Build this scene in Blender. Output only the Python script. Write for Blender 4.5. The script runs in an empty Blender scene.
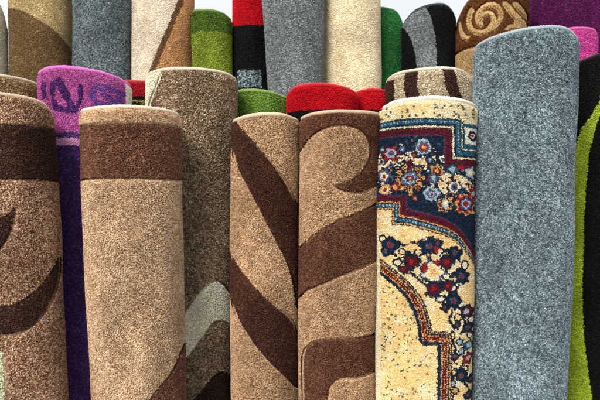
import bpy, math
import numpy as np
from mathutils import Vector

C = bpy.context.scene.collection
rad = math.radians

# ------------------------------------------------------------------ camera
F = 600 * 50 / 36.0          # focal length in photo pixels (50 mm lens, 36 mm sensor, 600 px wide)
EYE, HOR = 1.30, 215.0       # eye height in metres, horizon row in the photo
cam = bpy.data.cameras.new('camera')
cam.lens, cam.sensor_width = 50, 36
cam.shift_y = 15 / 600
cam.clip_start, cam.clip_end = 0.05, 2000
cam.dof.use_dof = True
cam.dof.focus_distance = 1.95
cam.dof.aperture_fstop = 10
co = bpy.data.objects.new('camera', cam)
co.location = (0, 0, EYE)
co.rotation_euler = (rad(90), 0, 0)
C.objects.link(co)
bpy.context.scene.camera = co

# ------------------------------------------------------------------ sky, sun, exposure
SUN_EL, SUN_ROT = rad(40), rad(206)
world = bpy.data.worlds.new('World')
bpy.context.scene.world = world
world.use_nodes = True
nt = world.node_tree
bg = nt.nodes['Background']
sky = nt.nodes.new('ShaderNodeTexSky')
sky.sky_type = 'NISHITA'
sky.sun_disc = False
sky.sun_elevation, sky.sun_rotation = SUN_EL, SUN_ROT
sky.air_density, sky.dust_density, sky.ozone_density = 1.0, 4.0, 1.0
# thin overcast: cloud cover evens the blue sky out towards white
cl_noise = nt.nodes.new('ShaderNodeTexNoise')
cl_noise.inputs['Scale'].default_value = 2.2
cl_noise.inputs['Detail'].default_value = 5
cl_ramp = nt.nodes.new('ShaderNodeMapRange')
cl_ramp.inputs['From Min'].default_value = 0.3
cl_ramp.inputs['From Max'].default_value = 0.7
cl_ramp.inputs['To Min'].default_value = 0.8
cl_ramp.inputs['To Max'].default_value = 1.0
cl_mix = nt.nodes.new('ShaderNodeMix')
cl_mix.data_type = 'RGBA'
cl_mix.inputs['B'].default_value = (9.3, 9.5, 9.7, 1)
nt.links.new(cl_noise.outputs['Fac'], cl_ramp.inputs['Value'])
nt.links.new(cl_ramp.outputs['Result'], cl_mix.inputs['Factor'])
nt.links.new(sky.outputs['Color'], cl_mix.inputs['A'])
nt.links.new(cl_mix.outputs['Result'], bg.inputs['Color'])
bg.inputs['Strength'].default_value = 0.072

sl = bpy.data.lights.new('sun', 'SUN')
sl.energy = 2.6
sl.angle = rad(25)
sl.color = (1.0, 0.95, 0.87)
so = bpy.data.objects.new('sun', sl)
sd = Vector((math.sin(SUN_ROT) * math.cos(SUN_EL), math.cos(SUN_ROT) * math.cos(SUN_EL), math.sin(SUN_EL)))
so.rotation_euler = sd.to_track_quat('Z', 'Y').to_euler()
so.location = sd * 20
C.objects.link(so)

vs = bpy.context.scene.view_settings
vs.view_transform = 'Standard'
vs.look = 'None'
vs.gamma = 1
vs.exposure = 0.6

# ------------------------------------------------------------------ materials
def base_mat(name, rough=0.9):
    m = bpy.data.materials.new(name)
    m.use_nodes = True
    b = m.node_tree.nodes['Principled BSDF']
    b.inputs['Roughness'].default_value = rough
    b.inputs['Specular IOR Level'].default_value = 0.2
    return m, m.node_tree, b

def mix_rgb(t, blend, fac=1.0):
    n = t.nodes.new('ShaderNodeMix')
    n.data_type = 'RGBA'
    n.blend_type = blend
    n.inputs['Factor'].default_value = fac
    return n

def noise(t, scale, detail=2.0, coords=None):
    n = t.nodes.new('ShaderNodeTexNoise')
    n.inputs['Scale'].default_value = scale
    n.inputs['Detail'].default_value = detail
    if coords is None:
        coords = t.nodes.new('ShaderNodeTexCoord').outputs['Object']
    t.links.new(coords, n.inputs['Vector'])
    return n

def ramp(t, src, lo, hi, a=0.3, b=0.7):
    r = t.nodes.new('ShaderNodeValToRGB')
    r.color_ramp.elements[0].position, r.color_ramp.elements[1].position = a, b
    r.color_ramp.elements[0].color = (*lo, 1)
    r.color_ramp.elements[1].color = (*hi, 1)
    t.links.new(src, r.inputs['Fac'])
    return r

def yarn_material(name, sheen):
    """cut wool / polypropylene yarn: dyed colour per tuft, fibre streaks, soft sheen"""
    m, t, b = base_mat(name, 0.95)
    at = t.nodes.new('ShaderNodeAttribute')
    at.attribute_name = 'yarn'
    fib = noise(t, 900, 2)
    fr = ramp(t, fib.outputs['Fac'], (0.72,) * 3, (1.22,) * 3)
    soil = noise(t, 7, 4)
    sr = ramp(t, soil.outputs['Fac'], (0.86, 0.85, 0.84), (1.06, 1.06, 1.06))
    m1, m2 = mix_rgb(t, 'MULTIPLY'), mix_rgb(t, 'MULTIPLY')
    t.links.new(at.outputs['Color'], m1.inputs['A'])
    t.links.new(fr.outputs['Color'], m1.inputs['B'])
    t.links.new(m1.outputs['Result'], m2.inputs['A'])
    t.links.new(sr.outputs['Color'], m2.inputs['B'])
    t.links.new(m2.outputs['Result'], b.inputs['Base Color'])
    b.inputs['Sheen Weight'].default_value = sheen
    tint = t.nodes.new('ShaderNodeGamma')
    tint.inputs['Gamma'].default_value = 0.6
    t.links.new(at.outputs['Color'], tint.inputs['Color'])
    t.links.new(tint.outputs['Color'], b.inputs['Sheen Tint'])
    b.inputs['Sheen Roughness'].default_value = 0.5
    return m

YARN = yarn_material('carpet yarn', 0.5)

def jute_material():
    m, t, b = base_mat('jute backing')
    w = t.nodes.new('ShaderNodeTexWave')
    w.inputs['Scale'].default_value = 160
    w.inputs['Distortion'].default_value = 1.5
    tc = t.nodes.new('ShaderNodeTexCoord')
    t.links.new(tc.outputs['Object'], w.inputs['Vector'])
    r = ramp(t, w.outputs['Fac'], (0.30, 0.23, 0.15), (0.48, 0.40, 0.29), 0.1, 0.9)
    t.links.new(r.outputs['Color'], b.inputs['Base Color'])
    bp = t.nodes.new('ShaderNodeBump')
    bp.inputs['Strength'].default_value = 0.5
    bp.inputs['Distance'].default_value = 0.001
    t.links.new(w.outputs['Fac'], bp.inputs['Height'])
    t.links.new(bp.outputs['Normal'], b.inputs['Normal'])
    return m

JUTE = jute_material()

def binding_material(key, rgb):
    m, t, b = base_mat('binding yarn ' + key)
    n = noise(t, 420, 3)
    lo, hi = tuple(c * 0.72 for c in rgb), tuple(min(1, c * 1.1) for c in rgb)
    r = ramp(t, n.outputs['Fac'], lo, hi)
    t.links.new(r.outputs['Color'], b.inputs['Base Color'])
    bp = t.nodes.new('ShaderNodeBump')
    bp.inputs['Strength'].default_value = 0.8
    bp.inputs['Distance'].default_value = 0.002
    t.links.new(n.outputs['Fac'], bp.inputs['Height'])
    t.links.new(bp.outputs['Normal'], b.inputs['Normal'])
    b.inputs['Sheen Weight'].default_value = 0.2
    return m

def concrete_material():
    m, t, b = base_mat('worn concrete', 0.85)
    n1, n2 = noise(t, 1.3, 8), noise(t, 60, 4)
    r1 = ramp(t, n1.outputs['Fac'], (0.24, 0.23, 0.215), (0.36, 0.35, 0.33))
    r2 = ramp(t, n2.outputs['Fac'], (0.8,) * 3, (1.1,) * 3)
    mm = mix_rgb(t, 'MULTIPLY')
    t.links.new(r1.outputs['Color'], mm.inputs['A'])
    t.links.new(r2.outputs['Color'], mm.inputs['B'])
    t.links.new(mm.outputs['Result'], b.inputs['Base Color'])
    bp = t.nodes.new('ShaderNodeBump')
    bp.inputs['Strength'].default_value = 0.4
    bp.inputs['Distance'].default_value = 0.004
    t.links.new(n2.outputs['Fac'], bp.inputs['Height'])
    t.links.new(bp.outputs['Normal'], b.inputs['Normal'])
    return m

# ------------------------------------------------------------------ mesh helper
def make_mesh(name, verts, faces, mat, parent=None, colors=None, smooth=False):
    """faces: (n, k) array of one polygon size"""
    me = bpy.data.meshes.new(name)
    faces = np.asarray(faces, np.int32)
    n, k = faces.shape
    me.vertices.add(len(verts))
    me.vertices.foreach_set('co', np.ascontiguousarray(verts, np.float32).ravel())
    me.loops.add(n * k)
    me.loops.foreach_set('vertex_index', faces.ravel())
    me.polygons.add(n)
    me.polygons.foreach_set('loop_start', np.arange(0, n * k, k, dtype=np.int32))
    me.polygons.foreach_set('use_smooth', np.full(n, smooth, dtype=bool))
    me.update(calc_edges=True)
    if colors is not None:
        a = me.color_attributes.new('yarn', 'FLOAT_COLOR', 'POINT')
        a.data.foreach_set('color', np.c_[colors, np.ones(len(colors))].astype(np.float32).ravel())
    me.materials.append(mat)
    o = bpy.data.objects.new(name, me)
    C.objects.link(o)
    if parent:
        o.parent = parent
    return o

def grid_faces(nr, nc, wrap):
    r, c = np.meshgrid(np.arange(nr - 1), np.arange(nc if wrap else nc - 1), indexing='ij')
    r, c = r.ravel(), c.ravel()
    c2 = (c + 1) % nc
    return np.stack([r * nc + c, r * nc + c2, (r + 1) * nc + c2, (r + 1) * nc + c], 1)

# ------------------------------------------------------------------ ground
gx = np.array([(-400, -400, 0), (400, -400, 0), (400, 400, 0), (-400, 400, 0)], float)
ground = make_mesh('ground', gx, [[0, 1, 2, 3]], concrete_material())
ground['kind'] = 'structure'

# ------------------------------------------------------------------ pattern tools
def lin(c):
    c = np.asarray(c, float) / 255.0
    return np.where(c <= 0.04045, c / 12.92, ((c + 0.055) / 1.055) ** 2.4)

def hash2(a, b, s=0):
    v = np.sin(a * 127.1 + b * 311.7 + s * 74.7) * 43758.5453
    return v - np.floor(v)

def vnoise(x, y, s=0):
    xi, yi = np.floor(x), np.floor(y)
    fx, fy = x - xi, y - yi
    fx, fy = fx * fx * (3 - 2 * fx), fy * fy * (3 - 2 * fy)
    a, b = hash2(xi, yi, s), hash2(xi + 1, yi, s)
    c, d = hash2(xi, yi + 1, s), hash2(xi + 1, yi + 1, s)
    return (a * (1 - fx) + b * fx) * (1 - fy) + (c * (1 - fx) + d * fx) * fy

def smooth_line(pts, n=2, closed=False):
    p = np.array(pts, float)
    for _ in range(n):
        q = np.roll(p, -1, 0) if closed else p[1:]
        a = p if closed else p[:-1]
        mids = np.stack([a * 0.75 + q * 0.25, a * 0.25 + q * 0.75], 1).reshape(-1, 2)
        p = mids if closed else np.vstack([p[:1], mids, p[-1:]])
    return p

def inside(x, y, pts):
    p = np.array(pts, float)
    r = np.zeros(x.shape, bool)
    for i in range(len(p)):
        x0, y0 = p[i]
        x1, y1 = p[(i + 1) % len(p)]
        if y0 == y1:
            continue
        c = ((y0 > y) != (y1 > y)) & (x < (x1 - x0) * (y - y0) / (y1 - y0) + x0)
        r ^= c
    return r

def dist(x, y, pts):
    p = np.array(pts, float)
    d = np.full(x.shape, 1e9)
    for i in range(len(p) - 1):
        a, b = p[i], p[i + 1]
        v = b - a
        t = np.clip(((x - a[0]) * v[0] + (y - a[1]) * v[1]) / max(v @ v, 1e-9), 0, 1)
        d = np.minimum(d, np.hypot(x - a[0] - t * v[0], y - a[1] - t * v[1]))
    return d

# yarn blends: (sRGB colour, weight) per blend; a tuft takes one of the colours
BLENDS = {}
FLECKED = {'grey_blue', 'grey_dk', 'grey_mid', 'grey_spk', 'mottle', 'st_cream', 'tan_red', 'tan_olive'}
WARM = {'tan', 'tan_red', 'beige', 'cap_beige', 'brown', 'dark_brown', 'leaf_dark', 'leaf_mid', 'pair_tan', 'mottle'}
def blend(name, *cw):
    cols, w = lin([c for c, _ in cw]), np.array([k for _, k in cw], float)
    cols = cols + (0.05 if name in FLECKED else 0.24) * ((cols * w[:, None]).sum(0) / w.sum() - cols)
    grey = cols @ np.array([0.2126, 0.7152, 0.0722])
    if name in WARM:                                      # dyed wool of the brown carpets is on the dull side
        cols = (cols + 0.17 * (grey[:, None] - cols)) * (1.05 if grey.mean() > 0.15 else 1.0)
    BLENDS[name] = (len(BLENDS), cols, np.cumsum([w for _, w in cw]) / sum(w for _, w in cw))
    return BLENDS[name][0]

tan_ = blend('tan', ((190, 148, 108), 5), ((214, 178, 140), 3), ((150, 108, 74), 3), ((120, 84, 56), 1.2))
tan_red = blend('tan_red', ((184, 140, 104), 4), ((216, 178, 142), 3), ((140, 95, 66), 4), ((106, 68, 46), 2))
beige = blend('beige', ((204, 168, 126), 5), ((226, 196, 158), 3.5), ((168, 128, 88), 3), ((136, 98, 64), 1))
cap_beige = blend('cap_beige', ((202, 162, 118), 4), ((226, 192, 150), 3), ((166, 120, 80), 3))
brown = blend('brown', ((116, 70, 48), 5), ((148, 98, 70), 2.5), ((86, 49, 33), 4), ((172, 122, 90), 0.7))
dark_brown = blend('dark_brown', ((66, 37, 26), 5), ((94, 58, 41), 2), ((44, 24, 17), 4), ((120, 80, 56), 0.5))
leaf_dark = blend('leaf_dark', ((76, 40, 24), 5), ((100, 57, 36), 2.5), ((54, 27, 16), 4))
leaf_mid = blend('leaf_mid', ((104, 60, 38), 5), ((132, 82, 56), 2.5), ((78, 42, 26), 4))
pair_tan = blend('pair_tan', ((192, 149, 104), 5), ((214, 178, 134), 3), ((160, 117, 76), 3.5), ((124, 84, 54), 0.8))
cream_g = blend('cream_green', ((206, 204, 170), 5), ((226, 224, 196), 2), ((176, 172, 136), 1))
mottle = blend('mottle', ((146, 119, 88), 5), ((178, 152, 118), 3), ((116, 91, 64), 4), ((204, 182, 150), 1), ((86, 64, 45), 1.2))
zig_cream = blend('zig_cream', ((247, 239, 214), 5), ((249, 245, 228), 3), ((234, 224, 196), 1.5))
zig_dark = blend('zig_dark', ((50, 32, 26), 5), ((70, 48, 38), 2), ((36, 24, 20), 3))
magenta = blend('magenta', ((186, 88, 160), 5), ((206, 120, 182), 2.5), ((156, 60, 132), 3))
violet = blend('violet', ((86, 40, 112), 5), ((116, 70, 146), 2), ((56, 26, 82), 3.5))
violet_l = blend('violet_l', ((124, 76, 162), 5), ((156, 108, 186), 2), ((90, 46, 128), 3))
purple = blend('purple', ((90, 54, 124), 5), ((124, 92, 156), 1.8), ((64, 38, 96), 4))
pink_l = blend('pink_l', ((224, 160, 206), 5), ((236, 186, 218), 2))
grey_blue = blend('grey_blue', ((124, 142, 151), 5), ((157, 174, 182), 4), ((92, 110, 119), 4), ((65, 82, 91), 2.6), ((186, 201, 207), 0.6))
grey_dk = blend('grey_dk', ((114, 128, 131), 5), ((144, 157, 160), 3.5), ((82, 96, 100), 4), ((60, 72, 77), 1.6))
grey_mid = blend('grey_mid', ((136, 143, 145), 5), ((164, 171, 172), 3), ((108, 116, 119), 4), ((86, 93, 97), 1.5))
grey_spk = blend('grey_spk', ((130, 150, 156), 3), ((184, 200, 204), 2), ((60, 78, 88), 3), ((28, 40, 48), 2))
black = blend('black', ((14, 14, 15), 5), ((25, 26, 27), 2), ((8, 8, 9), 3))
lime = blend('lime', ((176, 200, 48), 5), ((196, 216, 84), 2.5), ((150, 172, 34), 3))
tan_pale = blend('tan_pale', ((176, 158, 122), 5), ((198, 182, 148), 3), ((146, 126, 92), 2.5))
tan_olive = blend('tan_olive', ((150, 124, 84), 5), ((176, 152, 112), 3), ((116, 92, 60), 3.5), ((92, 72, 46), 1))
tan_under = blend('tan_under', ((124, 98, 64), 5), ((144, 118, 82), 2), ((102, 78, 50), 3))
sand = blend('sand', ((194, 172, 124), 5), ((208, 190, 146), 3), ((176, 152, 104), 3))
bgreen = blend('pale_stone', ((222, 217, 194), 5), ((232, 228, 210), 2), ((204, 198, 174), 2))
cream = blend('cream', ((238, 224, 204), 5), ((244, 234, 218), 3), ((226, 210, 188), 2))
cream_y = blend('cream_y', ((236, 221, 188), 5), ((243, 232, 206), 3), ((224, 205, 168), 2))
orange_tan = blend('orange_tan', ((206, 156, 106), 5), ((218, 174, 128), 2), ((188, 138, 88), 3))
edge_brown = blend('edge_brown', ((124, 90, 60), 5), ((98, 68, 44), 3))
green_dk = blend('green_dk', ((74, 104, 30), 5), ((98, 128, 46), 2.5), ((52, 78, 20), 3))
green_lt = blend('green_lt', ((128, 146, 44), 5), ((152, 168, 66), 2.5), ((102, 120, 28), 3))
green_low = blend('green_low', ((98, 134, 48), 5), ((122, 156, 66), 2.5), ((74, 106, 34), 3))
green_em = blend('green_em', ((46, 124, 62), 5), ((64, 142, 78), 2), ((34, 102, 48), 3))
red = blend('red', ((196, 8, 26), 5), ((208, 20, 36), 2), ((172, 4, 20), 3))
red_dk = blend('red_dk', ((160, 16, 32), 5), ((180, 34, 46), 1.5), ((132, 10, 24), 3))
olive_y = blend('olive_y', ((150, 142, 60), 3), ((96, 90, 34), 3))
st_cream = blend('st_cream', ((204, 190, 162), 5), ((226, 214, 190), 3), ((172, 154, 124), 3), ((140, 122, 96), 1))
st_dark = blend('st_dark', ((66, 42, 34), 5), ((90, 62, 50), 2), ((46, 30, 26), 3))
sw_brown = blend('sw_brown', ((104, 62, 30), 5), ((130, 82, 42), 2), ((80, 44, 20), 3))
sw_beige = blend('sw_beige', ((202, 168, 118), 5), ((218, 188, 140), 2.5), ((178, 142, 94), 2.5))
plum = blend('plum', ((84, 18, 74), 5), ((108, 34, 96), 2), ((60, 10, 52), 3))
pink = blend('pink', ((194, 66, 148), 5), ((212, 96, 168), 2.5), ((168, 44, 122), 3))
# fine-woven oriental carpet
p_cream = blend('p_cream', ((234, 220, 184), 5), ((244, 234, 206), 2))
p_yellow = blend('p_yellow', ((234, 204, 142), 5), ((240, 214, 160), 2))
p_navy = blend('p_navy', ((22, 36, 58), 5), ((34, 52, 78), 1.5), ((14, 22, 38), 3))
p_field = blend('p_field', ((20, 36, 58), 5), ((30, 54, 78), 2), ((13, 22, 38), 3))
p_blue = blend('p_blue', ((36, 86, 112), 5), ((52, 106, 130), 2))
p_pale = blend('p_pale', ((176, 194, 200), 5), ((150, 172, 186), 2))
p_steel = blend('p_steel', ((84, 102, 140), 5), ((70, 78, 116), 2))
p_plum = blend('p_plum', ((76, 62, 96), 5), ((60, 50, 82), 2))
p_red = blend('p_red', ((96, 16, 30), 5), ((116, 28, 40), 2), ((74, 10, 22), 2))
p_crim = blend('p_crim', ((146, 28, 40), 5), ((166, 50, 54), 1.5))
p_tan = blend('p_tan', ((222, 176, 108), 5), ((206, 154, 88), 2))
p_speck = blend('p_speck', ((88, 104, 84), 3), ((62, 82, 80), 3))
p_white = blend('p_white', ((234, 234, 224), 1))

LIST = sorted(BLENDS.values(), key=lambda b: b[0])

# ------------------------------------------------------------------ the carpets' designs (x, y: photo-scale units on the unrolled face)
def full(b):
    return lambda x, y: np.full(x.shape, b)

def d_far_left(x, y):
    i = np.full(x.shape, tan_red)
    i[(y > 124) & (y < 179)] = dark_brown
    low = smooth_line([(-20, 300), (0, 308), (16, 304), (32, 296), (46, 283), (55, 268), (60, 255), (61, 272), (58, 290), (50, 309), (38, 324), (22, 333), (0, 336), (-20, 330)], 2, True)
    i[inside(x, y, low)] = dark_brown
    up = smooth_line([(-20, 225), (0, 219), (8, 213), (15, 204), (13, 218), (9, 232), (2, 246), (-10, 256), (-20, 258)], 2, True)
    i[inside(x, y, up)] = dark_brown
    i[(x < 1 + 3 * np.sin((y - 350) / 25)) & (y > 352)] = cream_g
    return i

def d_banded(x, y):
    i = np.full(x.shape, beige)
    i[y < 123] = cap_beige
    i[(y > 123) & (y < 178.5)] = brown
    e = smooth_line([(200, 335), (184, 352), (180, 362), (174, 375), (165, 386), (150, 400), (130, 430), (200, 430)], 2)
    i[inside(x, y, e)] = brown
    return i

def d_leaf_left(x, y):
    i = np.full(x.shape, pair_tan)
    a = [(222, 100), (231, 118), (238, 126), (248, 136), (260, 149), (270, 161), (280, 173), (288, 184), (299, 206), (310, 215),
         (310, 320), (297, 312), (296, 300), (292, 274), (286, 258), (280, 248), (262, 215), (248, 191), (237, 171), (231, 150), (222, 130)]
    i[inside(x, y, smooth_line(a, 2, True))] = leaf_dark
    b = [(222, 236), (231, 258), (238, 269), (247, 279), (258, 292), (270, 302), (282, 312), (293, 322), (297, 338), (310, 350),
         (310, 400), (298, 394), (290, 383), (280, 373), (268, 361), (258, 350), (248, 337), (239, 324), (232, 305), (222, 285)]
    i[inside(x, y, smooth_line(b, 2, True))] = leaf_dark
    return i

def d_leaf_right(x, y):
    i = np.full(x.shape, pair_tan)
    top = [(285, 90), (395, 90), (395, 183), (377, 184), (366, 191), (354, 193), (343, 191), (332, 186), (345, 183), (356, 178), (364, 170),
           (369, 160), (371, 150), (369, 140), (364, 132), (355, 127), (343, 125), (330, 126), (318, 130), (308, 136), (300, 147), (285, 160)]
    i[inside(x, y, smooth_line(top, 2, True))] = leaf_mid
    band = [(395, 192), (378, 203), (362, 211), (346, 217), (330, 224), (316, 233), (306, 242), (299, 249), (280, 270),
            (280, 320), (298, 303), (304, 294), (311, 289), (325, 283), (342, 276), (358, 270), (378, 261), (395, 250)]
    i[inside(x, y, smooth_line(band, 2, True))] = leaf_mid
    box = [(395, 337), (372, 338), (345, 339), (325, 340), (312, 344), (305, 350), (302, 362), (303, 385), (304, 440), (327, 440),
           (327, 405), (328, 393), (332, 384), (340, 379), (352, 378), (372, 377), (395, 376)]
    i[inside(x, y, smooth_line(box, 2, True))] = leaf_mid
    return i

def d_magenta(x, y):
    i = np.full(x.shape, magenta)
    mot = vnoise(x / 3.2, y / 3.2, 3)
    d = np.full(x.shape, 1e9)
    for st, w in (([(42.5, 82), (43.5, 95)], 1.9), ([(51, 94), (51.5, 83), (57, 81.5)], 2.3), ([(57, 81.5), (63, 92), (69, 103), (73, 110)], 3.4),
                  ([(52, 100), (55, 107), (63, 109), (71, 110)], 2.8), ([(79.5, 86), (80, 98), (77, 106), (72, 111)], 2.3)):
        d = np.minimum(d, dist(x, y, st) / w)
    i[d + (mot - 0.5) * 0.5 < 1.12] = violet
    sw = smooth_line([(91, 97), (92, 90), (98, 85.5), (108, 86), (117, 89), (124, 91)], 1)
    sw2 = smooth_line([(92, 92), (93, 99), (99, 104), (108, 103.5), (115, 98)], 1)
    d = np.minimum.reduce([dist(x, y, sw) / 2.6, dist(x, y, sw2) / 2.4, dist(x, y, [(102, 94), (110, 96)]) / 2.2, dist(x, y, [(118, 93), (119, 103)]) / 2.6])
    i[d + (mot - 0.5) * 0.7 < 1.2] = violet_l
    i[(y > 131.5)] = purple
    i[(y > 137) & (y < 145)] = pink_l
    i[x > 124.8] = p_white
    return i

def d_zigzag(x, y):
    i = np.full(x.shape, mottle)
    i[x < 160 - (y - 68) * 0.26 + 2 * np.sin(y / 9)] = zig_cream
    for dy, b in ((0, zig_cream), (78, zig_dark), (156, zig_cream)):
        up = smooth_line([(120, 345), (160, 336), (186, 313), (200, 293), (210, 283), (217, 281), (224, 286), (232, 298), (262, 330),
                          (262, 365), (232, 331), (226, 325), (219, 322), (212, 325), (200, 341), (186, 360), (160, 382), (120, 392)], 1, True) + [0, dy]
        if dy == 78:
            up = smooth_line([(150, 430), (186, 410), (198, 397), (208, 385), (217, 376), (226, 377), (240, 395), (260, 430)], 2, True)
        i[inside(x, y, up)] = b
    return i

def d_red_low(x, y):
    i = np.full(x.shape, red)
    i[y > 109.5] = black
    return i

def d_red_small(x, y):
    i = np.full(x.shape, red_dk)
    i[y > 96] = black
    i[(y > 99) & (y < 101.5)] = olive_y
    i[(y > 101.5) & (hash2(np.floor(x / 4), np.floor(y / 3)) > 0.5)] = olive_y
    i[y > 104.5] = black
    return i

def d_striped(x, y):
    i = np.full(x.shape, st_cream)
    sl = (y - 66) * 0.10
    i[(x > 383) & (x < 392.5 + sl * 0.5) & (y > 76)] = st_dark
    w = np.sin(y / 5) * 1.0
    i[(x > 402 + sl * 1.2 + w) & (x < 415.5 + sl * 1.4 + w)] = st_dark
    s2 = (y - 66) * 0.32
    i[(x > 440.5 + s2 + w) & (x < 452.5 + s2 + w)] = st_dark
    return i

def d_two_tan(x, y):
    i = np.full(x.shape, sand)
    yy = np.interp(x, [-10, 8, 14, 30, 45, 58, 70, 90], [0, 4, 7, 15, 23, 32, 42, 62])
    i[y > yy] = tan_under
    return i

def d_cream_diag(x, y):
    i = np.full(x.shape, cream)
    e = np.interp(y, [-40, 0, 20, 66, 140], [188, 179, 171, 152, 122])
    i[x > e - 1.5] = edge_brown
    i[x > e + 4.5] = orange_tan
    return i

def d_green_two(x, y):
    i = np.full(x.shape, green_lt)
    i[y < 31] = green_dk
    return i

def d_red_black(x, y):
    i = np.full(x.shape, black)
    i[y < 24.5] = red
    i[(y > 70) & (y < 87) & (x > 237) & (x < 262)] = grey_spk
    return i

def d_black_grey(x, y):
    i = np.full(x.shape, black)
    a = np.interp(y, [-10, 10, 22, 30, 40, 52, 68, 120], [386, 394, 402.5, 407, 411.5, 414.5, 416.5, 419])
    b = np.interp(y, [-10, 0, 6, 14, 22, 34, 48, 66, 120], [418, 422, 425.5, 430, 432.8, 435, 436.5, 437, 438])
    i[(x > a) & (x < b)] = grey_mid
    return i

def d_swirl(x, y):
    i = np.full(x.shape, sw_brown)
    q = lambda pts: np.array(pts, float) / 8 + [455, 0]
    outer = smooth_line(q([(125, 60), (102, 125), (108, 190), (145, 236), (210, 255), (290, 238), (345, 198), (378, 140), (368, 72), (325, 32), (265, 28), (212, 56), (182, 100), (176, 150), (205, 185)]), 2)
    inner = smooth_line(q([(190, 165), (212, 118), (255, 92), (298, 106), (318, 150), (298, 200), (262, 226)]), 2)
    i[dist(x, y, outer) < 2.7] = sw_beige
    i[dist(x, y, inner) < 2.4] = sw_beige
    i[np.hypot(x - 485.6, y - 18.9) < 2.9] = sw_brown
    for poly in ([(15, 115), (30, 108), (45, 190), (80, 252), (130, 265), (72, 302), (35, 262), (18, 190)],
                 [(370, 6), (425, 6), (500, 90), (590, 150), (590, 215), (385, 246), (420, 205), (505, 165), (440, 110)],
                 [(450, 4), (520, 4), (590, 85), (590, 132), (520, 80)]):
        i[inside(x, y, smooth_line(q(poly), 1, True))] = sw_beige
    i[y > 47 - (x - 455) * 0.1] = sw_beige
    return i

def d_black_lime(x, y):
    i = np.full(x.shape, black)
    right = np.interp(y, [70, 102, 115, 130, 153, 190, 225, 316, 350, 379, 400, 430], [612, 604, 600, 595, 590, 586.5, 584.5, 584, 586, 590, 593.5, 600])
    left = np.interp(y, [70, 102, 114, 126, 144, 170, 430], [608, 599.5, 590, 581, 575, 568, 560])
    i[(x < right) & (x > left)] = lime
    return i

def flower(i, x, y, cx, cy, r, k, rings, ph=0.0):
    dx, dy = x - cx, y - cy
    rr = np.hypot(dx, dy) * (1 + 0.5 * (vnoise(x / 2.6, y / 2.6, 51) - 0.5)) / (r * (1 + 0.13 * np.cos(k * np.arctan2(dy, dx) + ph)))
    for f, b in rings:
        i[rr < f] = b

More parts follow.
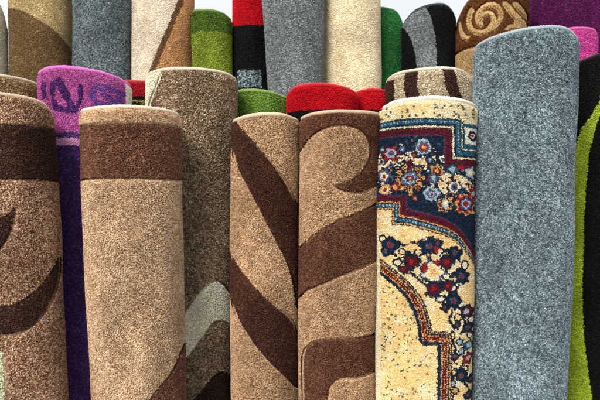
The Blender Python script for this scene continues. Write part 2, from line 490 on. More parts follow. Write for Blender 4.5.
def d_oriental(x, y):
    X, Y = x, y
    i = np.full(x.shape, p_cream)
    # speckled cream head band
    i[(hash2(np.floor(x / 1.3), np.floor(y / 1.3), 7) < (vnoise(x / 10, y / 7, 5) - 0.15)) & (y > 104) & (y < 118)] = p_yellow
    i[(hash2(np.floor(x / 2.4), np.floor(y / 1.9), 9) > 0.88) & (y > 104) & (y < 117)] = p_speck
    # upper stepped border
    d = np.minimum(y - 118, np.maximum(462 - x, y - 149))
    st = np.where(x < 458, x, y) / 3.0
    dots = (st - np.floor(st)) < 0.45
    for a, b_, c in ((0, 1, p_navy), (1, 5.5, p_blue), (5.5, 7.5, p_navy), (7.5, 9.2, p_cream), (9.2, 10.2, p_navy), (10.2, 13, p_red), (13, 13.9, p_navy),
                     (13.9, 16.4, p_red), (16.4, 17.8, p_plum), (17.8, 999, p_field)):
        i[(d > a) & (d <= b_)] = c
    i[(d > 2.4) & (d < 4.0) & dots] = p_pale
    # corner piece right of the step
    cr = (x > 463.5) & (y > 122) & (y < 148)
    i[cr] = p_blue
    c2 = (x > 465.5) & (y > 126) & (y < 143)
    i[c2] = p_white
    rr = np.hypot(x - 473, (y - 134) * 0.9)
    i[c2 & (rr > 2.6) & (rr < 4.6)] = p_navy
    i[c2 & (rr < 1.6)] = p_crim
    i[(x > 463) & (x < 464.3) & (y > 120) & (y < 148)] = p_navy
    # field with floral scrolls
    field = (d > 17.8)
    f = i[field]
    xf, yf = x[field], y[field]
    n = vnoise(xf / 2.3, yf / 2.3, 11)
    vine = np.minimum.reduce([dist(xf, yf, [(380, 162), (394, 158), (404, 154), (414, 158), (424, 163), (433, 171), (440, 181), (446, 190)]),
                              dist(xf, yf, [(414, 158), (419, 150), (426, 146)]), dist(xf, yf, [(440, 181), (452, 175), (463, 181), (473, 190)]),
                              dist(xf, yf, [(452, 175), (458, 166), (466, 161)]), dist(xf, yf, [(384, 166), (382, 178), (389, 189)])])
    n3 = vnoise(xf / 3.2 + 40, yf / 2.6, 61)
    f[(vine < 15) & (n3 > 0.74) & (n > 0.3)] = p_blue
    f[(vine < 13) & (n3 < 0.17)] = p_red
    f[(vine < 13) & (n3 < 0.09)] = p_tan
    f[(vine < 6.2) & (n > 0.40)] = p_navy
    f[(vine < 4.4) & (n > 0.36)] = p_cream
    f[(vine < 2.6) & (n > 0.72)] = p_tan
    f[(vine < 7.5) & (vine > 4.2) & (n > 0.74)] = p_steel
    f[(vine < 3.6) & (n < 0.18)] = p_crim
    i[field] = f
    OUT = (1.22, p_navy)
    fr_ = np.random.default_rng(5)
    for _ in range(60):
        cx, cy = fr_.uniform(378, 478), fr_.uniform(144, 206)
        if cy > 150 + (cx - 378) * 0.25 - 16 and cy < 196 + (cx - 400) * 0.22:
            c1, c2 = [(p_tan, p_red), (p_cream, p_steel), (p_steel, p_pale), (p_crim, p_tan), (p_blue, p_cream)][fr_.integers(5)]
            keep_ = i.copy()
            flower(i, x, y, cx, cy, fr_.uniform(1.8, 3.4), int(fr_.integers(3, 6)), [(1.5, p_navy), (1, c1), (0.5, c2)], fr_.uniform(0, 6))
            i[~field] = keep_[~field]
    flower(i, x, y, 410, 178, 13, 8, [OUT, (1, p_tan), (0.86, p_red), (0.74, p_tan), (0.66, p_navy), (0.55, p_steel), (0.42, p_pale), (0.30, p_navy), (0.24, p_crim), (0.1, p_pale)])
    i[(np.abs(x - 410) < 2) & (np.abs(y - 164) < 5)] = p_red
    flower(i, x, y, 391, 152, 7, 6, [OUT, (1, p_crim), (0.72, p_pale), (0.42, p_steel), (0.2, p_crim)])
    flower(i, x, y, 424.5, 147, 7.5, 6, [OUT, (1, p_pale), (0.76, p_steel), (0.5, p_crim), (0.2, p_tan)])
    flower(i, x, y, 385, 175, 6, 5, [OUT, (1, p_steel), (0.62, p_cream), (0.3, p_crim)])
    flower(i, x, y, 386.5, 189, 5.2, 5, [OUT, (1, p_tan), (0.6, p_cream), (0.35, p_crim)])
    flower(i, x, y, 396, 187, 4, 5, [OUT, (1, p_crim), (0.5, p_tan)])
    flower(i, x, y, 432, 194, 7, 6, [OUT, (1, p_pale), (0.66, p_steel), (0.42, p_pale), (0.25, p_crim)])
    flower(i, x, y, 446, 204, 7.6, 8, [OUT, (1, p_tan), (0.8, p_red), (0.58, p_pale), (0.3, p_cream)])
    flower(i, x, y, 465.5, 204, 10, 8, [OUT, (1, p_tan), (0.86, p_crim), (0.7, p_navy), (0.56, p_steel), (0.4, p_pale), (0.25, p_crim)])
    flower(i, x, y, 437, 171, 6, 5, [OUT, (1, p_tan), (0.74, p_red), (0.45, p_tan)])
    flower(i, x, y, 434, 178, 4.2, 5, [OUT, (1, p_steel), (0.5, p_pale)])
    flower(i, x, y, 453, 169, 5, 4, [OUT, (1, p_blue), (0.6, p_pale)])
    flower(i, x, y, 470, 172, 5.5, 5, [OUT, (1, p_pale), (0.5, p_cream)])
    flower(i, x, y, 455, 187, 5.6, 5, [OUT, (1, p_cream), (0.62, p_steel), (0.3, p_navy)])
    flower(i, x, y, 473, 193, 4, 5, [OUT, (1, p_crim), (0.5, p_pale)])
    flower(i, x, y, 461, 167, 3, 5, [(1, p_crim)])
    # lower stepped and curved border of the field
    yc = np.interp(x, [370, 408, 420, 432, 446, 456, 464, 471, 478, 490], [207, 208, 211, 214, 219, 225, 233, 244, 262, 300])
    d2 = np.minimum(y - 194 - (x - 378) * 0.04, np.maximum(408 - x, (y - yc) * 0.88))
    b2 = np.where(x < 404, np.where(y < 207, x, y), x) / 3.2
    dots2 = (b2 - np.floor(b2)) < 0.5
    for a, b_, c in ((0, 1.3, p_plum), (1.3, 7.2, p_red), (7.2, 8.4, p_tan), (8.4, 9.4, p_navy), (9.4, 12.2, p_blue), (12.2, 13.4, p_navy), (13.4, 14.6, p_tan), (14.6, 15.5, p_navy), (15.5, 999, p_cream)):
        i[(d2 > a) & (d2 <= b_)] = c
    i[(d2 > 10) & (d2 < 11.7) & dots2] = p_pale
    i[(d2 > 3.7) & (d2 < 4.5)] = p_navy
    # cream corner panel with navy and red flowers
    pan = d2 > 15.5
    pn = i[pan]
    xp, yp = x[pan], y[pan]
    pn[hash2(np.floor(xp / 1.3), np.floor(yp / 1.3), 23) < (vnoise(xp / 9, yp / 9, 21) * 1.5 - 0.2)] = p_yellow
    v = np.minimum.reduce([dist(xp, yp, smooth_line(l, 1)) for l in (
        [(383, 251), (391, 246), (398, 240), (404, 247), (413, 241), (424, 249), (437, 246), (449, 251), (457, 256), (463, 268), (462, 280), (456, 292), (455, 304),
         (462, 314), (466, 330), (458, 337), (460, 345), (468, 355), (466, 362), (458, 370), (461, 380), (468, 395)],
        [(391, 250), (398, 256), (404, 262), (412, 262), (420, 264), (424, 274), (433, 272), (444, 276), (447, 268), (455, 262)],
        [(404, 272), (414, 274), (420, 282), (427, 284), (434, 289), (444, 282), (450, 278), (455, 276)], [(428, 256), (434, 262), (432, 270)],
        [(452, 312), (449, 322), (456, 330), (452, 342), (456, 350), (453, 362), (457, 368), (452, 380), (456, 392), (452, 402)])])
    pn[v + (vnoise(xp / 2.2, yp / 2.2, 31) - 0.5) * 2.4 < 1.1] = p_navy
    for cx, cy, ra, rb, c in ((398, 263, 4, 3, p_cream), (424, 242, 4.5, 2.6, p_yellow), (444, 256, 3, 4, p_cream), (453, 288, 3, 3.6, p_cream), (427, 281, 4, 3, p_yellow),
                              (446, 276, 3.4, 3, p_cream), (419, 253, 4, 3, p_yellow), (465, 266, 3, 4, p_cream), (458, 318, 3.4, 3, p_yellow), (441, 299, 4, 3, p_cream),
                              (384, 240, 3, 3.6, p_cream), (403, 252, 3, 2.6, p_yellow), (470, 322, 3, 3, p_cream), (452, 336, 2.6, 3.6, p_yellow), (464, 372, 3, 3, p_cream),
                              (455, 374, 2.8, 3.4, p_yellow), (469, 338, 2.6, 3, p_cream), (461, 353, 2.4, 3, p_pale), (453, 385, 2.4, 3, p_pale)):
        e = np.hypot((xp - cx) / ra, (yp - cy) / rb)
        pn[e < 1.35] = p_navy
        pn[e < 0.85] = c
    i[pan] = pn
    NAV = [(1.05, p_navy), (0.42, p_blue), (0.26, p_crim)]
    RED = [(1.15, p_navy), (0.72, p_red), (0.3, p_crim)]
    mask_save = i.copy()
    for cx, cy, r, k, rings, ph in ((391, 246, 8.5, 5, NAV, 0.4), (387, 252, 5, 4, NAV, 1.0), (412, 262, 8, 3, RED, 0.6), (404, 270, 4, 3, RED, 2),
                                    (430, 246, 8.5, 5, NAV, 0.9), (438, 243, 5, 4, NAV, 0.2), (437, 249, 3, 3, [(1, p_crim)], 0),
                                    (433, 272, 12.5, 7, [(1, p_navy), (0.82, p_steel), (0.7, p_cream), (0.42, p_yellow), (0.2, p_tan)], 0),
                                    (425, 268, 3.5, 4, [(1, p_crim)], 0), (438, 263, 3, 4, [(1, p_crim)], 0), (447, 262, 6.5, 3, RED, 1.2),
                                    (455, 253, 6.5, 5, NAV, 0.3), (461, 277, 7.6, 5, NAV, 1.5), (434, 289, 7.5, 3, RED, 0.2), (448, 286, 5.5, 3, RED, 2.2),
                                    (453, 301, 8, 5, NAV, 0.7), (445, 308, 4.5, 4, NAV, 0.7), (466, 313, 6, 5, [(1.1, p_navy), (0.8, p_red), (0.45, p_pale)], 0),
                                    (467, 330, 5.5, 5, NAV, 0.2), (457, 326, 3.8, 4, NAV, 0.9), (459, 343, 4, 4, [(1, p_navy), (0.55, p_pale)], 1.0), (468, 348, 5, 5, [(1, p_blue), (0.55, p_pale)], 0.5),
                                    (455, 358, 4.4, 4, NAV, 0.4), (467, 362, 5.2, 5, [(1.1, p_navy), (0.8, p_crim), (0.4, p_pale)], 0), (461, 378, 6.2, 5, NAV, 0.2),
                                    (470, 385, 4.6, 4, NAV, 1.2), (455, 393, 4.2, 4, [(1, p_navy), (0.6, p_tan)], 0.3), (467, 400, 5, 5, NAV, 0.8), (460, 412, 5, 5, NAV, 0.8)):
        flower(i, x, y, cx, cy, r, k, rings, ph)
    # medallion border, then the speckled yellow medallion
    path = smooth_line([(360, 262), (376, 266), (385, 271), (397, 281), (406, 289), (413, 297), (419, 307), (422, 316), (425, 327)], 1)
    path = np.vstack([path, [(426, 339), (445, 338.5), (445.5, 480)]])
    med = inside(x, y, np.vstack([path, [(340, 480), (340, 262)]]))
    d3 = dist(x, y, path) * np.where(med, -1, 1)
    i[~pan] = mask_save[~pan]
    on = (np.abs(d3) < 7.2) & pan
    s3 = np.where(x > 440, y, x + y * 0.5) / 2.6
    i[on] = p_navy
    i[on & (np.abs(d3) < 3.5) & ((s3 * 1.3 - np.floor(s3 * 1.3)) < 0.72)] = p_tan
    i[on & (np.abs(d3) < 2.0)] = p_red
    i[on & (np.abs(d3) < 0.7) & ((s3 - np.floor(s3)) < 0.45)] = p_tan
    i[on & (d3 > 5.0) & (d3 < 5.9)] = p_tan
    inn = med & (d3 < -7.2) & pan
    i[inn] = p_cream
    i[inn & (hash2(np.floor(x / 1.3), np.floor(y / 1.3), 45) < (vnoise(x / 9, y / 9, 41) * 1.7 + 0.0))] = p_yellow
    gr = np.random.default_rng(77)
    sp = np.zeros(x.shape, bool)
    xi, yi = x[inn], y[inn]
    spi = np.zeros(xi.shape, bool)
    for _ in range(420):                                  # little green knots strewn over the medallion
        cx, cy, an, ln = gr.uniform(374, 446), gr.uniform(270, 430), gr.uniform(-1.4, 1.4), gr.uniform(0.5, 1.7)
        q = np.hypot((xi - cx) * math.cos(an) + (yi - cy) * math.sin(an), 1.6 * ((yi - cy) * math.cos(an) - (xi - cx) * math.sin(an)))
        spi |= q < ln * 0.85
    sp[inn] = spi
    i[sp] = p_speck
    # pale fringe side
    i[(x < 380.5) & (y > 230)] = p_cream
    i[y < 103] = p_cream
    return i

# ------------------------------------------------------------------ one rolled carpet
def carpet(label, seed, D, top, edges, design, rim, pile=0.0030, gap=0.0025, rho=0.010, carve=False, flap=None, y_low=400,
           grain=0.0045, brush=0.75, group='rolled carpets standing on end', rim_h=0.008, clump=1.0):
    """top: photo row of the front rim, or a list of (x, y) along it; edges: ((xl, xr, y) high, (xl, xr, y) low)"""
    rng = np.random.default_rng(seed)
    (xl0, xr0, y0), (xl1, xr1, y1) = edges
    al, ar = math.atan((xl0 - 300) / F), math.atan((xr0 - 300) / F)
    ac, beta = (al + ar) / 2, (ar - al) / 2
    L = D / math.cos(ac)
    R0 = L * math.sin(beta)
    Lf = D - R0 * math.cos(ac)                         # depth of the face towards the camera
    yz = lambda yy: EYE + (HOR - yy) * Lf / F
    zt, zb = yz(y0), yz(y1)
    al1, ar1 = math.atan((xl1 - 300) / F), math.atan((xr1 - 300) / F)
    R1 = L * math.sin((ar1 - al1) / 2)
    off1 = L * math.tan((al1 + ar1) / 2 - ac)
    root = bpy.data.objects.new('rolled_carpet', None)
    root.empty_display_size = 0.2
    root.location = (D * math.tan(ac), D, 0)
    root.rotation_euler = (0, 0, -ac)
    root['label'], root['category'], root['group'] = label, 'carpet', group
    C.objects.link(root)

    def tz(z):                                         # 0 at the traced top, 1 at the traced bottom, upright below that
        return np.clip((zt - z) / (zt - zb), -0.6, 1.15)
    ph = rng.uniform(0, 6.28, 4)

    def radius(th, z):
        t = tz(z)
        r = R0 + (R1 - R0) * t
        r = r * (1 + 0.010 * np.sin(2 * th + ph[0]) * np.cos(th) ** 2 + 0.006 * np.sin(5 * th + ph[1] + 2 * z) * np.cos(th) ** 2)
        r = r + 0.0015 * np.sin(9 * z + ph[2] + th) + 0.006 * (vnoise(np.abs(th) * 2.2 + ph[3] + 9 * (th > 0), z * 7 + ph[2], seed + 3) - 0.5) * np.sin(th) ** 2 * np.cos(th / 2) ** 2 + 0.007 * (vnoise((th + 4) * 1.8, z * 9, seed + 4) - 0.5) * np.cos(th / 2) ** 2
        if flap:
            fth, fw, side = flap[:3]
            a = (th - fth) * side
            r = r - np.where(a > 0, 0.007 * np.exp(-np.maximum(a, 0) / 0.6), 0)
        return r

    def cx(z):
        return off1 * tz(z)

    if isinstance(top, (int, float)):
        ztop = lambda th: np.full(np.shape(th), yz(top))
        z_apex = yz(top)
    else:
        tp = np.array(top, float)
        hw, xm = (xr0 - xl0) / 2, (xr0 + xl0) / 2
        ss = np.clip((tp[:, 0] - xm) / hw, -0.999, 0.999)
        dep = D - R0 * np.cos(np.arcsin(ss))
        zz = EYE + (HOR - tp[:, 1]) * dep / F
        s_f = np.linspace(-1, 1, 81)
        z_f = np.interp(s_f, ss, zz)
        kern = np.hanning(13)
        z_f = np.convolve(np.pad(z_f, 6, mode='edge'), kern / kern.sum(), mode='valid')
        ztop = lambda th: np.interp(np.sin(th), s_f, z_f)
        z_apex = z_f.max()

    def pix(th, z):
        yy = HOR - (z - EYE) * F / Lf
        k = (yy - y0) / (y1 - y0)
        kl = np.clip(k, -0.6, 1.15)
        l, r = xl0 + (xl1 - xl0) * kl, xr0 + (xr1 - xr0) * kl
        tt = np.arccos(R0 / L)                             # where the sight line grazes the roll
        a = np.abs(th)
        s = np.sign(th) * np.where(a <= tt, np.arctan2(R0 * np.sin(a), L - R0 * np.cos(a)) / beta, 1 + a - tt)
        return (l + r) / 2 + (r - l) / 2 * s, yy

    def colour(th, z, jitter):
        x, y = pix(th, z)
        wob = (vnoise(x / 3, y / 3, seed) - 0.5) * 0.9
        bi = design(x + wob, y + wob)
        u = R0 * th
        ga, gb = np.floor(u / grain + 0.35 * np.sin(z * 900)), np.floor(z / grain + 0.35 * np.sin(u * 900))
        h1 = hash2(ga, gb, seed)
        pick = np.where(rng.random(th.shape) < 0.6, h1, rng.random(th.shape))
        # clumps: light and dark yarns gather a little
        cl = vnoise(u / 0.016, z / 0.016, seed + 5) - 0.5
        out = np.zeros((len(th), 3))
        for b in np.unique(bi):
            _, cols, cum = LIST[b]
            m = bi == b
            k = np.minimum(np.searchsorted(cum, pick[m]), len(cols) - 1)
            out[m] = cols[k]
        amp = np.exp(rng.normal(0, jitter, len(th)) + 0.24 * clump * cl + 0.20 * clump * (vnoise(u / 0.045, z / 0.075, seed + 9) - 0.5)
                     + 0.10 * clump * (vnoise(u / 0.15, z / 0.3, seed + 13) - 0.5))
        return np.clip(out * amp[:, None], 0, 0.92), bi

    # --- pile: woven base sheet carrying individually placed tufts
    ZT = lambda th: ztop(th) - rim_h
    low = yz(y_low) - 0.05
    nth, nz = 160, 200
    th = np.linspace(-np.pi, np.pi, nth, endpoint=False)
    f = np.concatenate([np.linspace(0, 0.04, 20)[:-1], np.linspace(0.04, 1, nz)])
    TH, FF = np.meshgrid(th, f)
    ZZ = ZT(TH) * (1 - FF)
    inset = pile * 0.85
    deep = 0.004 if carve else 0.0
    dz = np.clip(rho - (ZT(TH) - ZZ), 0, rho)
    RR = radius(TH, ZZ) - inset - deep - (rho - np.sqrt(np.maximum(rho ** 2 - dz ** 2, 0)))
    P = np.stack([cx(ZZ) + RR * np.sin(TH), -RR * np.cos(TH), ZZ - 0.003 * (FF < 0.001)], -1).reshape(-1, 3)
    col, _ = colour(TH.ravel(), ZZ.ravel(), 0.05)
    base_v, base_f, base_c = P, grid_faces(len(f), nth, True), col

    tmax = 2.05
    arc = 2 * tmax * R0
    wlen = rho * np.pi / 2 + (z_apex - low)
    nc, nr = int(arc / gap), int(wlen / gap)
    W, T = np.meshgrid((np.arange(nr) + 0.5) * gap, (np.arange(nc) + 0.5) / nc * 2 * tmax - tmax, indexing='ij')
    T = T + (np.arange(nr) % 2)[:, None] * (gap / R0 / 2)
    W = (W + rng.uniform(-0.45, 0.45, W.shape) * gap).ravel()
    T = (T + rng.uniform(-0.45, 0.45, T.shape) * gap / R0).ravel()
    W = np.maximum(W, 0)
    psi = np.minimum(W / rho, np.pi / 2)
    wall = np.maximum(W - rho * np.pi / 2, 0)
    Z = ZT(T) - rho + rho * np.cos(psi) - wall
    keep = Z > low
    W, T, psi, Z = W[keep], T[keep], psi[keep], Z[keep]
    col, bi = colour(T, Z, 0.09)
    h = pile * rng.uniform(0.75, 1.12, len(T))
    if carve:
        e = 1.7
        edge = np.zeros(len(T), bool)
        x, y = pix(T, Z)
        for ex, ey in ((e, 0), (-e, 0), (0, e), (0, -e)):
            edge |= design(x + ex, y + ey) != bi
        h = np.where(edge, h * 0.3, h)
    Rr = radius(T, Z) - rho + rho * np.sin(psi) - inset
    if carve:
        Rr = Rr - np.where(edge, deep, 0)
    sn, cs = np.sin(T), np.cos(T)
    nrm = np.stack([np.sin(psi) * sn, -np.sin(psi) * cs, np.cos(psi)], 1)
    tan_t = np.stack([cs, sn, np.zeros_like(cs)], 1)
    bit = np.cross(nrm, tan_t)
    base = np.stack([cx(Z) + Rr * sn, -Rr * cs, Z], 1)
    br = gap * 0.80
    rot = rng.uniform(0, 2 * np.pi, len(T))
    # pile brushed one way here, another way there
    lean_n = 0.5 * (vnoise(R0 * T / 0.02, Z / 0.02, seed + 17) - 0.5) + 2.2 * (vnoise(R0 * T / 0.05, Z / 0.09, seed + 19) - 0.5)
    lean_t = 1.6 * (vnoise(R0 * T / 0.06, Z / 0.13, seed + 23) - 0.5)
    lean_n, lean_t = lean_n * brush, lean_t * brush
    tip = base + nrm * h[:, None] + tan_t * ((rng.normal(0, 0.30, len(T)) + lean_t) * h)[:, None] + bit * ((rng.normal(0, 0.30, len(T)) + lean_n) * h)[:, None] - np.array([0, 0, 1.0]) * (0.12 * h)[:, None]
    vs_ = []
    for k in range(3):
        a = rot + k * 2 * np.pi / 3
        vs_.append(base + br * (np.cos(a)[:, None] * tan_t + np.sin(a)[:, None] * bit))
    # blunt tuft: small top triangle
    tr = gap * 0.42
    for k in range(3):
        a = rot + k * 2 * np.pi / 3
        vs_.append(tip + tr * (np.cos(a)[:, None] * tan_t + np.sin(a)[:, None] * bit))
    n = len(T)
    V = np.stack(vs_, 1).reshape(-1, 3)
    i0 = np.arange(n)[:, None] * 6
    tri = []
    for k in range(3):
        k2 = (k + 1) % 3
        tri += [np.hstack([i0 + k, i0 + k2, i0 + 3 + k2]), np.hstack([i0 + k, i0 + 3 + k2, i0 + 3 + k])]
    tri.append(np.hstack([i0 + 3, i0 + 4, i0 + 5]))
    TRI = np.concatenate(tri)
    bt = np.concatenate([base_f[:, [0, 1, 2]], base_f[:, [0, 2, 3]]])
    bt = bt[:, ::-1]
    make_mesh('pile', np.vstack([base_v, V]), np.vstack([bt, TRI + len(base_v)]), YARN, root, np.vstack([base_c, np.repeat(col, 6, 0)]))

    # --- backing: the jute side, a spiral sheet wound inside the outer turn
    turns = min(4.5, (R0 - 0.03) / 0.012)
    a = np.linspace(0, 2 * np.pi * turns, int(64 * turns)) - np.pi
    rs = -0.011 - 0.012 * (a + np.pi) / (2 * np.pi)
    rows = []
    for zk, dr in ((0.002, 0), (0.5, 0), (0.93, 0), (1.0, 0), (1.0, -0.006), (0.93, -0.006), (0.5, -0.006), (0.002, -0.006)):
        zz = (ztop(a) - 0.009) * zk
        aw = (a + np.pi) % (2 * np.pi) - np.pi
        r = radius(aw, zz) + rs + dr
        rows.append(np.stack([cx(zz) + r * np.sin(a), -r * np.cos(a), zz], 1))
    nb = len(a)
    make_mesh('backing', np.vstack(rows), grid_faces(8, nb, False)[:, ::-1], JUTE, root, smooth=False)

    # --- overlocked edge binding: a stitched cord round the top rim (and down the loose edge when it shows)
    key = '%d %d %d' % rim
    bm_ = bpy.data.materials.get('binding yarn ' + key) or binding_material(key, lin(rim))
    nseg = int(2 * np.pi * R0 / 0.0035)
    a = np.linspace(-np.pi, np.pi, nseg, endpoint=False)
    rr = 0.0052
    ring, nq = [], 8
    for q in range(nq):
        b = 2 * np.pi * q / nq
        bump = 1 + 0.13 * np.sin(a * R0 / 0.0035 * 2 * np.pi / 2 + b) + rng.normal(0, 0.05, nseg)
        z = ztop(a) - rr
        r = radius(a, z) - inset - rho * 0.55 - 0.001 + rr * 1.1 * bump * math.cos(b)
        ring.append(np.stack([cx(z) + r * np.sin(a), -r * np.cos(a), z + rr * bump * math.sin(b)], 1))
    ring = np.stack(ring, 1)                           # (nseg, nq, 3)
    fi = []
    s, q = np.meshgrid(np.arange(nseg), np.arange(nq), indexing='ij')
    s, q = s.ravel(), q.ravel()
    s2, q2 = (s + 1) % nseg, (q + 1) % nq
    bv, bf = ring.reshape(-1, 3), np.stack([s * nq + q, s2 * nq + q, s2 * nq + q2, s * nq + q2], 1)
    make_mesh('edge_binding', bv, bf[:, ::-1], bm_, root, smooth=True)
    if flap:
        fth, fw, side, frgb = flap
        ns = 220
        zz = np.linspace(float(ztop(np.array(fth))) - 0.012, low, ns)
        cols = []
        for q_ in range(10):
            b = 2 * np.pi * q_ / 10
            bump = 1 + 0.10 * np.sin(np.arange(ns) * 2.1 + b) + rng.normal(0, 0.04, ns)
            aa = fth + side * (fw * (0.5 + 0.5 * math.cos(b) * bump)) / R0
            r = radius(np.full(ns, fth), zz) - 0.003 + 0.004 * bump * math.sin(b)
            cols.append(np.stack([cx(zz) + r * np.sin(aa), -r * np.cos(aa), zz], 1))
        cols = np.stack(cols, 1)
        s, q = np.meshgrid(np.arange(ns - 1), np.arange(10), indexing='ij')
        s, q = s.ravel(), q.ravel()
        q2 = (q + 1) % 10
        ff = np.stack([s * 10 + q, (s + 1) * 10 + q, (s + 1) * 10 + q2, s * 10 + q2], 1)
        fm = binding_material('loose edge %d' % seed, lin(frgb))
        make_mesh('loose_edge', cols.reshape(-1, 3), ff if side < 0 else ff[:, ::-1], fm, root, smooth=True)
    return root

# ------------------------------------------------------------------ the display, front row
carpet('tan carpet roll with dark brown band and dark leaf, cut off at left edge', 1, 2.00,
       [(-48, 99), (0, 91), (20, 93), (36, 96), (48, 101), (54, 109)], ((-48, 55, 110), (-34, 68, 400)), d_far_left, (216, 190, 162), pile=0.0034, carve=True, rho=0.012)
carpet('beige carpet roll with one wide brown band below its rim, plain beige below', 2, 1.98,
       [(79, 110), (100, 105.5), (125, 104), (150, 105), (170, 108), (181, 112)], ((78, 181.5, 112), (90, 185.5, 400)), d_banded, (236, 216, 190), pile=0.0034, carve=True, rho=0.012)
carpet('slim tan carpet roll with sweeping dark brown leaves, left of the matching pair', 3, 2.02,
       [(231, 119), (245, 114), (265, 111.5), (285, 113), (298, 118)], ((230.5, 299.5, 118), (230.5, 298.5, 400)), d_leaf_left, (222, 200, 172), pile=0.0030, carve=True)
carpet('tan carpet roll with curled brown scroll and brown bands, right of the matching pair', 4, 1.99,
       [(299, 117), (312, 111.5), (335, 109), (360, 110), (379, 113)], ((299, 380, 116), (298.5, 377, 400)), d_leaf_right, (206, 176, 146), pile=0.0030, carve=True)
carpet('oriental carpet roll with navy floral field, red stepped borders and cream medallion', 5, 1.97,
       [(379, 106), (392, 99), (410, 96), (432, 94.5), (455, 97), (468, 100), (477, 105)], ((378, 477.5, 106), (374.5, 470.5, 400)), d_oriental, (248, 244, 232),
       pile=0.0026, gap=0.0022, rho=0.012, grain=0.0028, flap=(-1.30, 0.012, -1, (236, 228, 206)), clump=0.35, brush=0.5)
carpet('tall speckled blue-grey carpet roll with slanting rim, in front at the right', 6, 1.98,
       [(473, 43), (480, 38), (490, 34), (502, 30.5), (515, 27.5), (530, 25.5), (545, 25), (560, 26), (570, 29), (576, 34), (579, 40)],
       ((473, 579.5, 50), (470, 568.5, 400)), full(grey_blue), (166, 181, 187), pile=0.0030, gap=0.0025, rho=0.012, grain=0.0042)
carpet('black carpet roll with a lime green curving stripe, cut off at the right edge', 7, 2.26,
       [(568, 62), (580, 57), (600, 51), (630, 50), (660, 58)], ((568, 668, 60), (556, 656, 400)), d_black_lime, (26, 26, 27), pile=0.004)
# second row
carpet('low olive tan carpet roll peeking out behind the far left banded roll', 8, 2.34,
       [(-70, 80), (-30, 73), (0, 72), (18, 74), (34, 78), (48, 86)], ((-70, 48, 85), (-66, 52, 400)), full(tan_olive), (212, 198, 168), gap=0.0030, y_low=200)
carpet('magenta carpet roll with violet scribble pattern above a deep purple lower part', 9, 2.215,
       [(37, 73), (46, 67), (62, 65), (82, 66), (100, 69), (116, 74), (126, 79), (131, 83)], ((36, 131, 80), (50, 131, 400)), d_magenta, (226, 116, 200),
       gap=0.0028, rho=0.012)
carpet('mottled brown carpet roll with cream zigzag and cream upper left corner', 10, 2.215,
       [(146, 75), (156, 69.5), (175, 66.5), (195, 66), (215, 68), (230, 72), (238, 78)], ((146, 238, 76), (140, 231.5, 400)), d_zigzag, (222, 206, 184),
       pile=0.0034, gap=0.0030, rho=0.012, carve=True)
carpet('low grass green carpet roll behind the slim leaf patterned roll', 11, 2.36,
       [(228, 92), (240, 88.5), (255, 88), (270, 90), (282, 94), (290, 98)], ((226, 290, 96), (228, 288, 300)), full(green_low), (130, 160, 78), gap=0.0032, y_low=290, rho=0.012)
carpet('bright red carpet roll with black lower part, wider of two low reds', 12, 2.31,
       [(287, 92), (292, 86), (304, 83), (322, 82), (340, 84), (352, 88), (359, 93)], ((287, 359, 92), (288, 358, 300)), d_red_low, (214, 30, 40), gap=0.0030, y_low=290, rho=0.012)
carpet('slim red carpet roll tucked between the wider red roll and the striped roll', 13, 2.38,
       [(352, 92), (360, 89), (372, 87.5), (384, 89), (392, 92)], ((346, 394, 92), (346, 394, 300)), d_red_low, (196, 22, 34), gap=0.0032, y_low=290, rho=0.012)
carpet('cream carpet roll with dark brown stripes, low behind the oriental roll', 14, 2.34,
       [(384, 80), (390, 73), (402, 69), (420, 66.5), (440, 66), (455, 67.5), (466, 71), (473, 78)], ((383.5, 474, 78), (384, 472, 300)), d_striped, (224, 214, 194),
       gap=0.0030, pile=0.0034, rho=0.012, y_low=200)
# third row
carpet('small dark red carpet roll with olive stripe in the gap beside the magenta roll', 15, 2.60,
       [(122, 81), (134, 80), (146, 80), (160, 80), (172, 81)], ((122, 172, 82), (122, 172, 300)), d_red_small, (178, 40, 50), gap=0.0036, y_low=290)
carpet('pink carpet roll, low in front of the dark plum roll', 16, 2.56,
       [(553, 31), (562, 27), (575, 25.5), (588, 26.5), (595, 28.5), (598.5, 33)], ((552, 598.5, 32), (552, 597, 300)), full(pink), (206, 92, 164), gap=0.0036, y_low=290, rho=0.012)
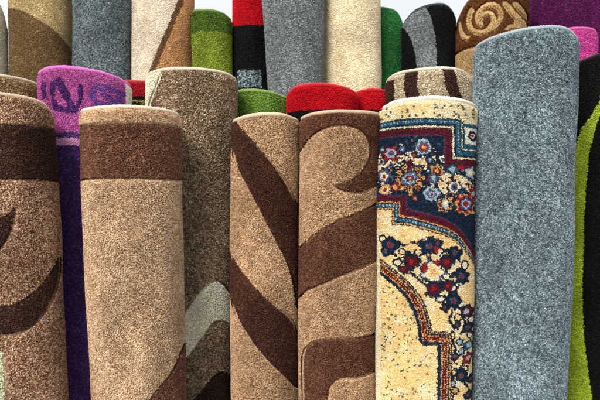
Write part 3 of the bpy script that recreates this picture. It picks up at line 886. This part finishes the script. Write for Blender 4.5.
# back row
carpet('pale stone grey carpet roll in the top left corner', 17, 2.82,
       [(-60, -4), (-30, -10), (-14, -9), (-4, -4), (3, 4), (7, 16), (8, 24)], ((-60, 8.5, 20), (-60, 9, 200)), full(bgreen), (196, 190, 168), gap=0.0038, y_low=290, rho=0.014)
carpet('tall sand coloured carpet roll with brown diagonal lower half', 18, 2.86, -26, ((8, 72, 0), (10, 73, 200)), d_two_tan, (206, 186, 138), pile=0.0028, gap=0.0036, y_low=290)
carpet('tall dark slate grey carpet roll between the sand and cream rolls', 19, 2.84, -30, ((72, 131.5, 0), (72, 132, 200)), full(grey_dk), (150, 160, 164), gap=0.0036, y_low=290)
carpet('tall cream carpet roll with orange tan wedge edged in brown', 20, 2.86, -22, ((131, 194, 0), (131, 194, 200)), d_cream_diag, (230, 216, 190), pile=0.0028, gap=0.0036, y_low=290)
carpet('two tone green carpet roll, dark cap over olive body', 21, 2.80,
       [(192, 11), (200, 8.5), (208, 8), (218, 9), (226, 12), (232, 17)], ((192.5, 232.5, 16), (192.5, 232.5, 200)), d_green_two, (110, 136, 60), gap=0.0038, y_low=290, rho=0.012)
carpet('black carpet roll with red top and grey speckled patch', 22, 2.84, -30, ((232, 272, 0), (231, 274, 200)), d_red_black, (206, 30, 40), pile=0.0028, gap=0.004, y_low=290)
carpet('tall mid grey carpet roll between the black and red roll and the cream roll', 23, 2.72, -34, ((262, 324, 0), (271, 323, 110)), full(grey_mid), (170, 178, 180), gap=0.0032, y_low=290)
carpet('tall plain cream carpet roll right of the mid grey roll', 24, 2.80, -30, ((322.5, 381, 0), (322, 381, 200)), full(cream_y), (232, 222, 196), pile=0.0028, gap=0.0036, y_low=290)
carpet('slim emerald green carpet roll right of the plain cream roll', 25, 2.92,
       [(360, 8), (376, 6), (386, 6.5), (394, 8.5), (399, 12), (402, 19)], ((358, 403, 18), (358, 403, 200)), full(green_em), (60, 130, 74), pile=0.0028, gap=0.0038, y_low=290, rho=0.012)
carpet('black carpet roll with one grey curving stripe and rounded top', 26, 2.80,
       [(402, 22), (408, 13), (416, 7), (426, 3.5), (438, 2), (446, 3), (452, 8), (455, 14)], ((401.5, 456, 18), (402, 456, 200)), d_black_grey, (60, 66, 68), gap=0.0028, y_low=290, rho=0.012)
carpet('brown carpet roll with a beige spiral swirl', 27, 2.76,
       [(455, 24), (458, 14), (463, 5), (470, -4), (480, -10), (500, -14), (528, -12)], ((455, 528.5, 20), (455, 528, 200)), d_swirl, (140, 96, 56), pile=0.0028, gap=0.0030, y_low=290, carve=True, grain=0.004)
carpet('tall dark plum purple carpet roll in the top right corner', 28, 2.88, -30, ((528, 612, 0), (528, 612, 200)), full(plum), (110, 40, 98), pile=0.0028, gap=0.0038, y_low=290)
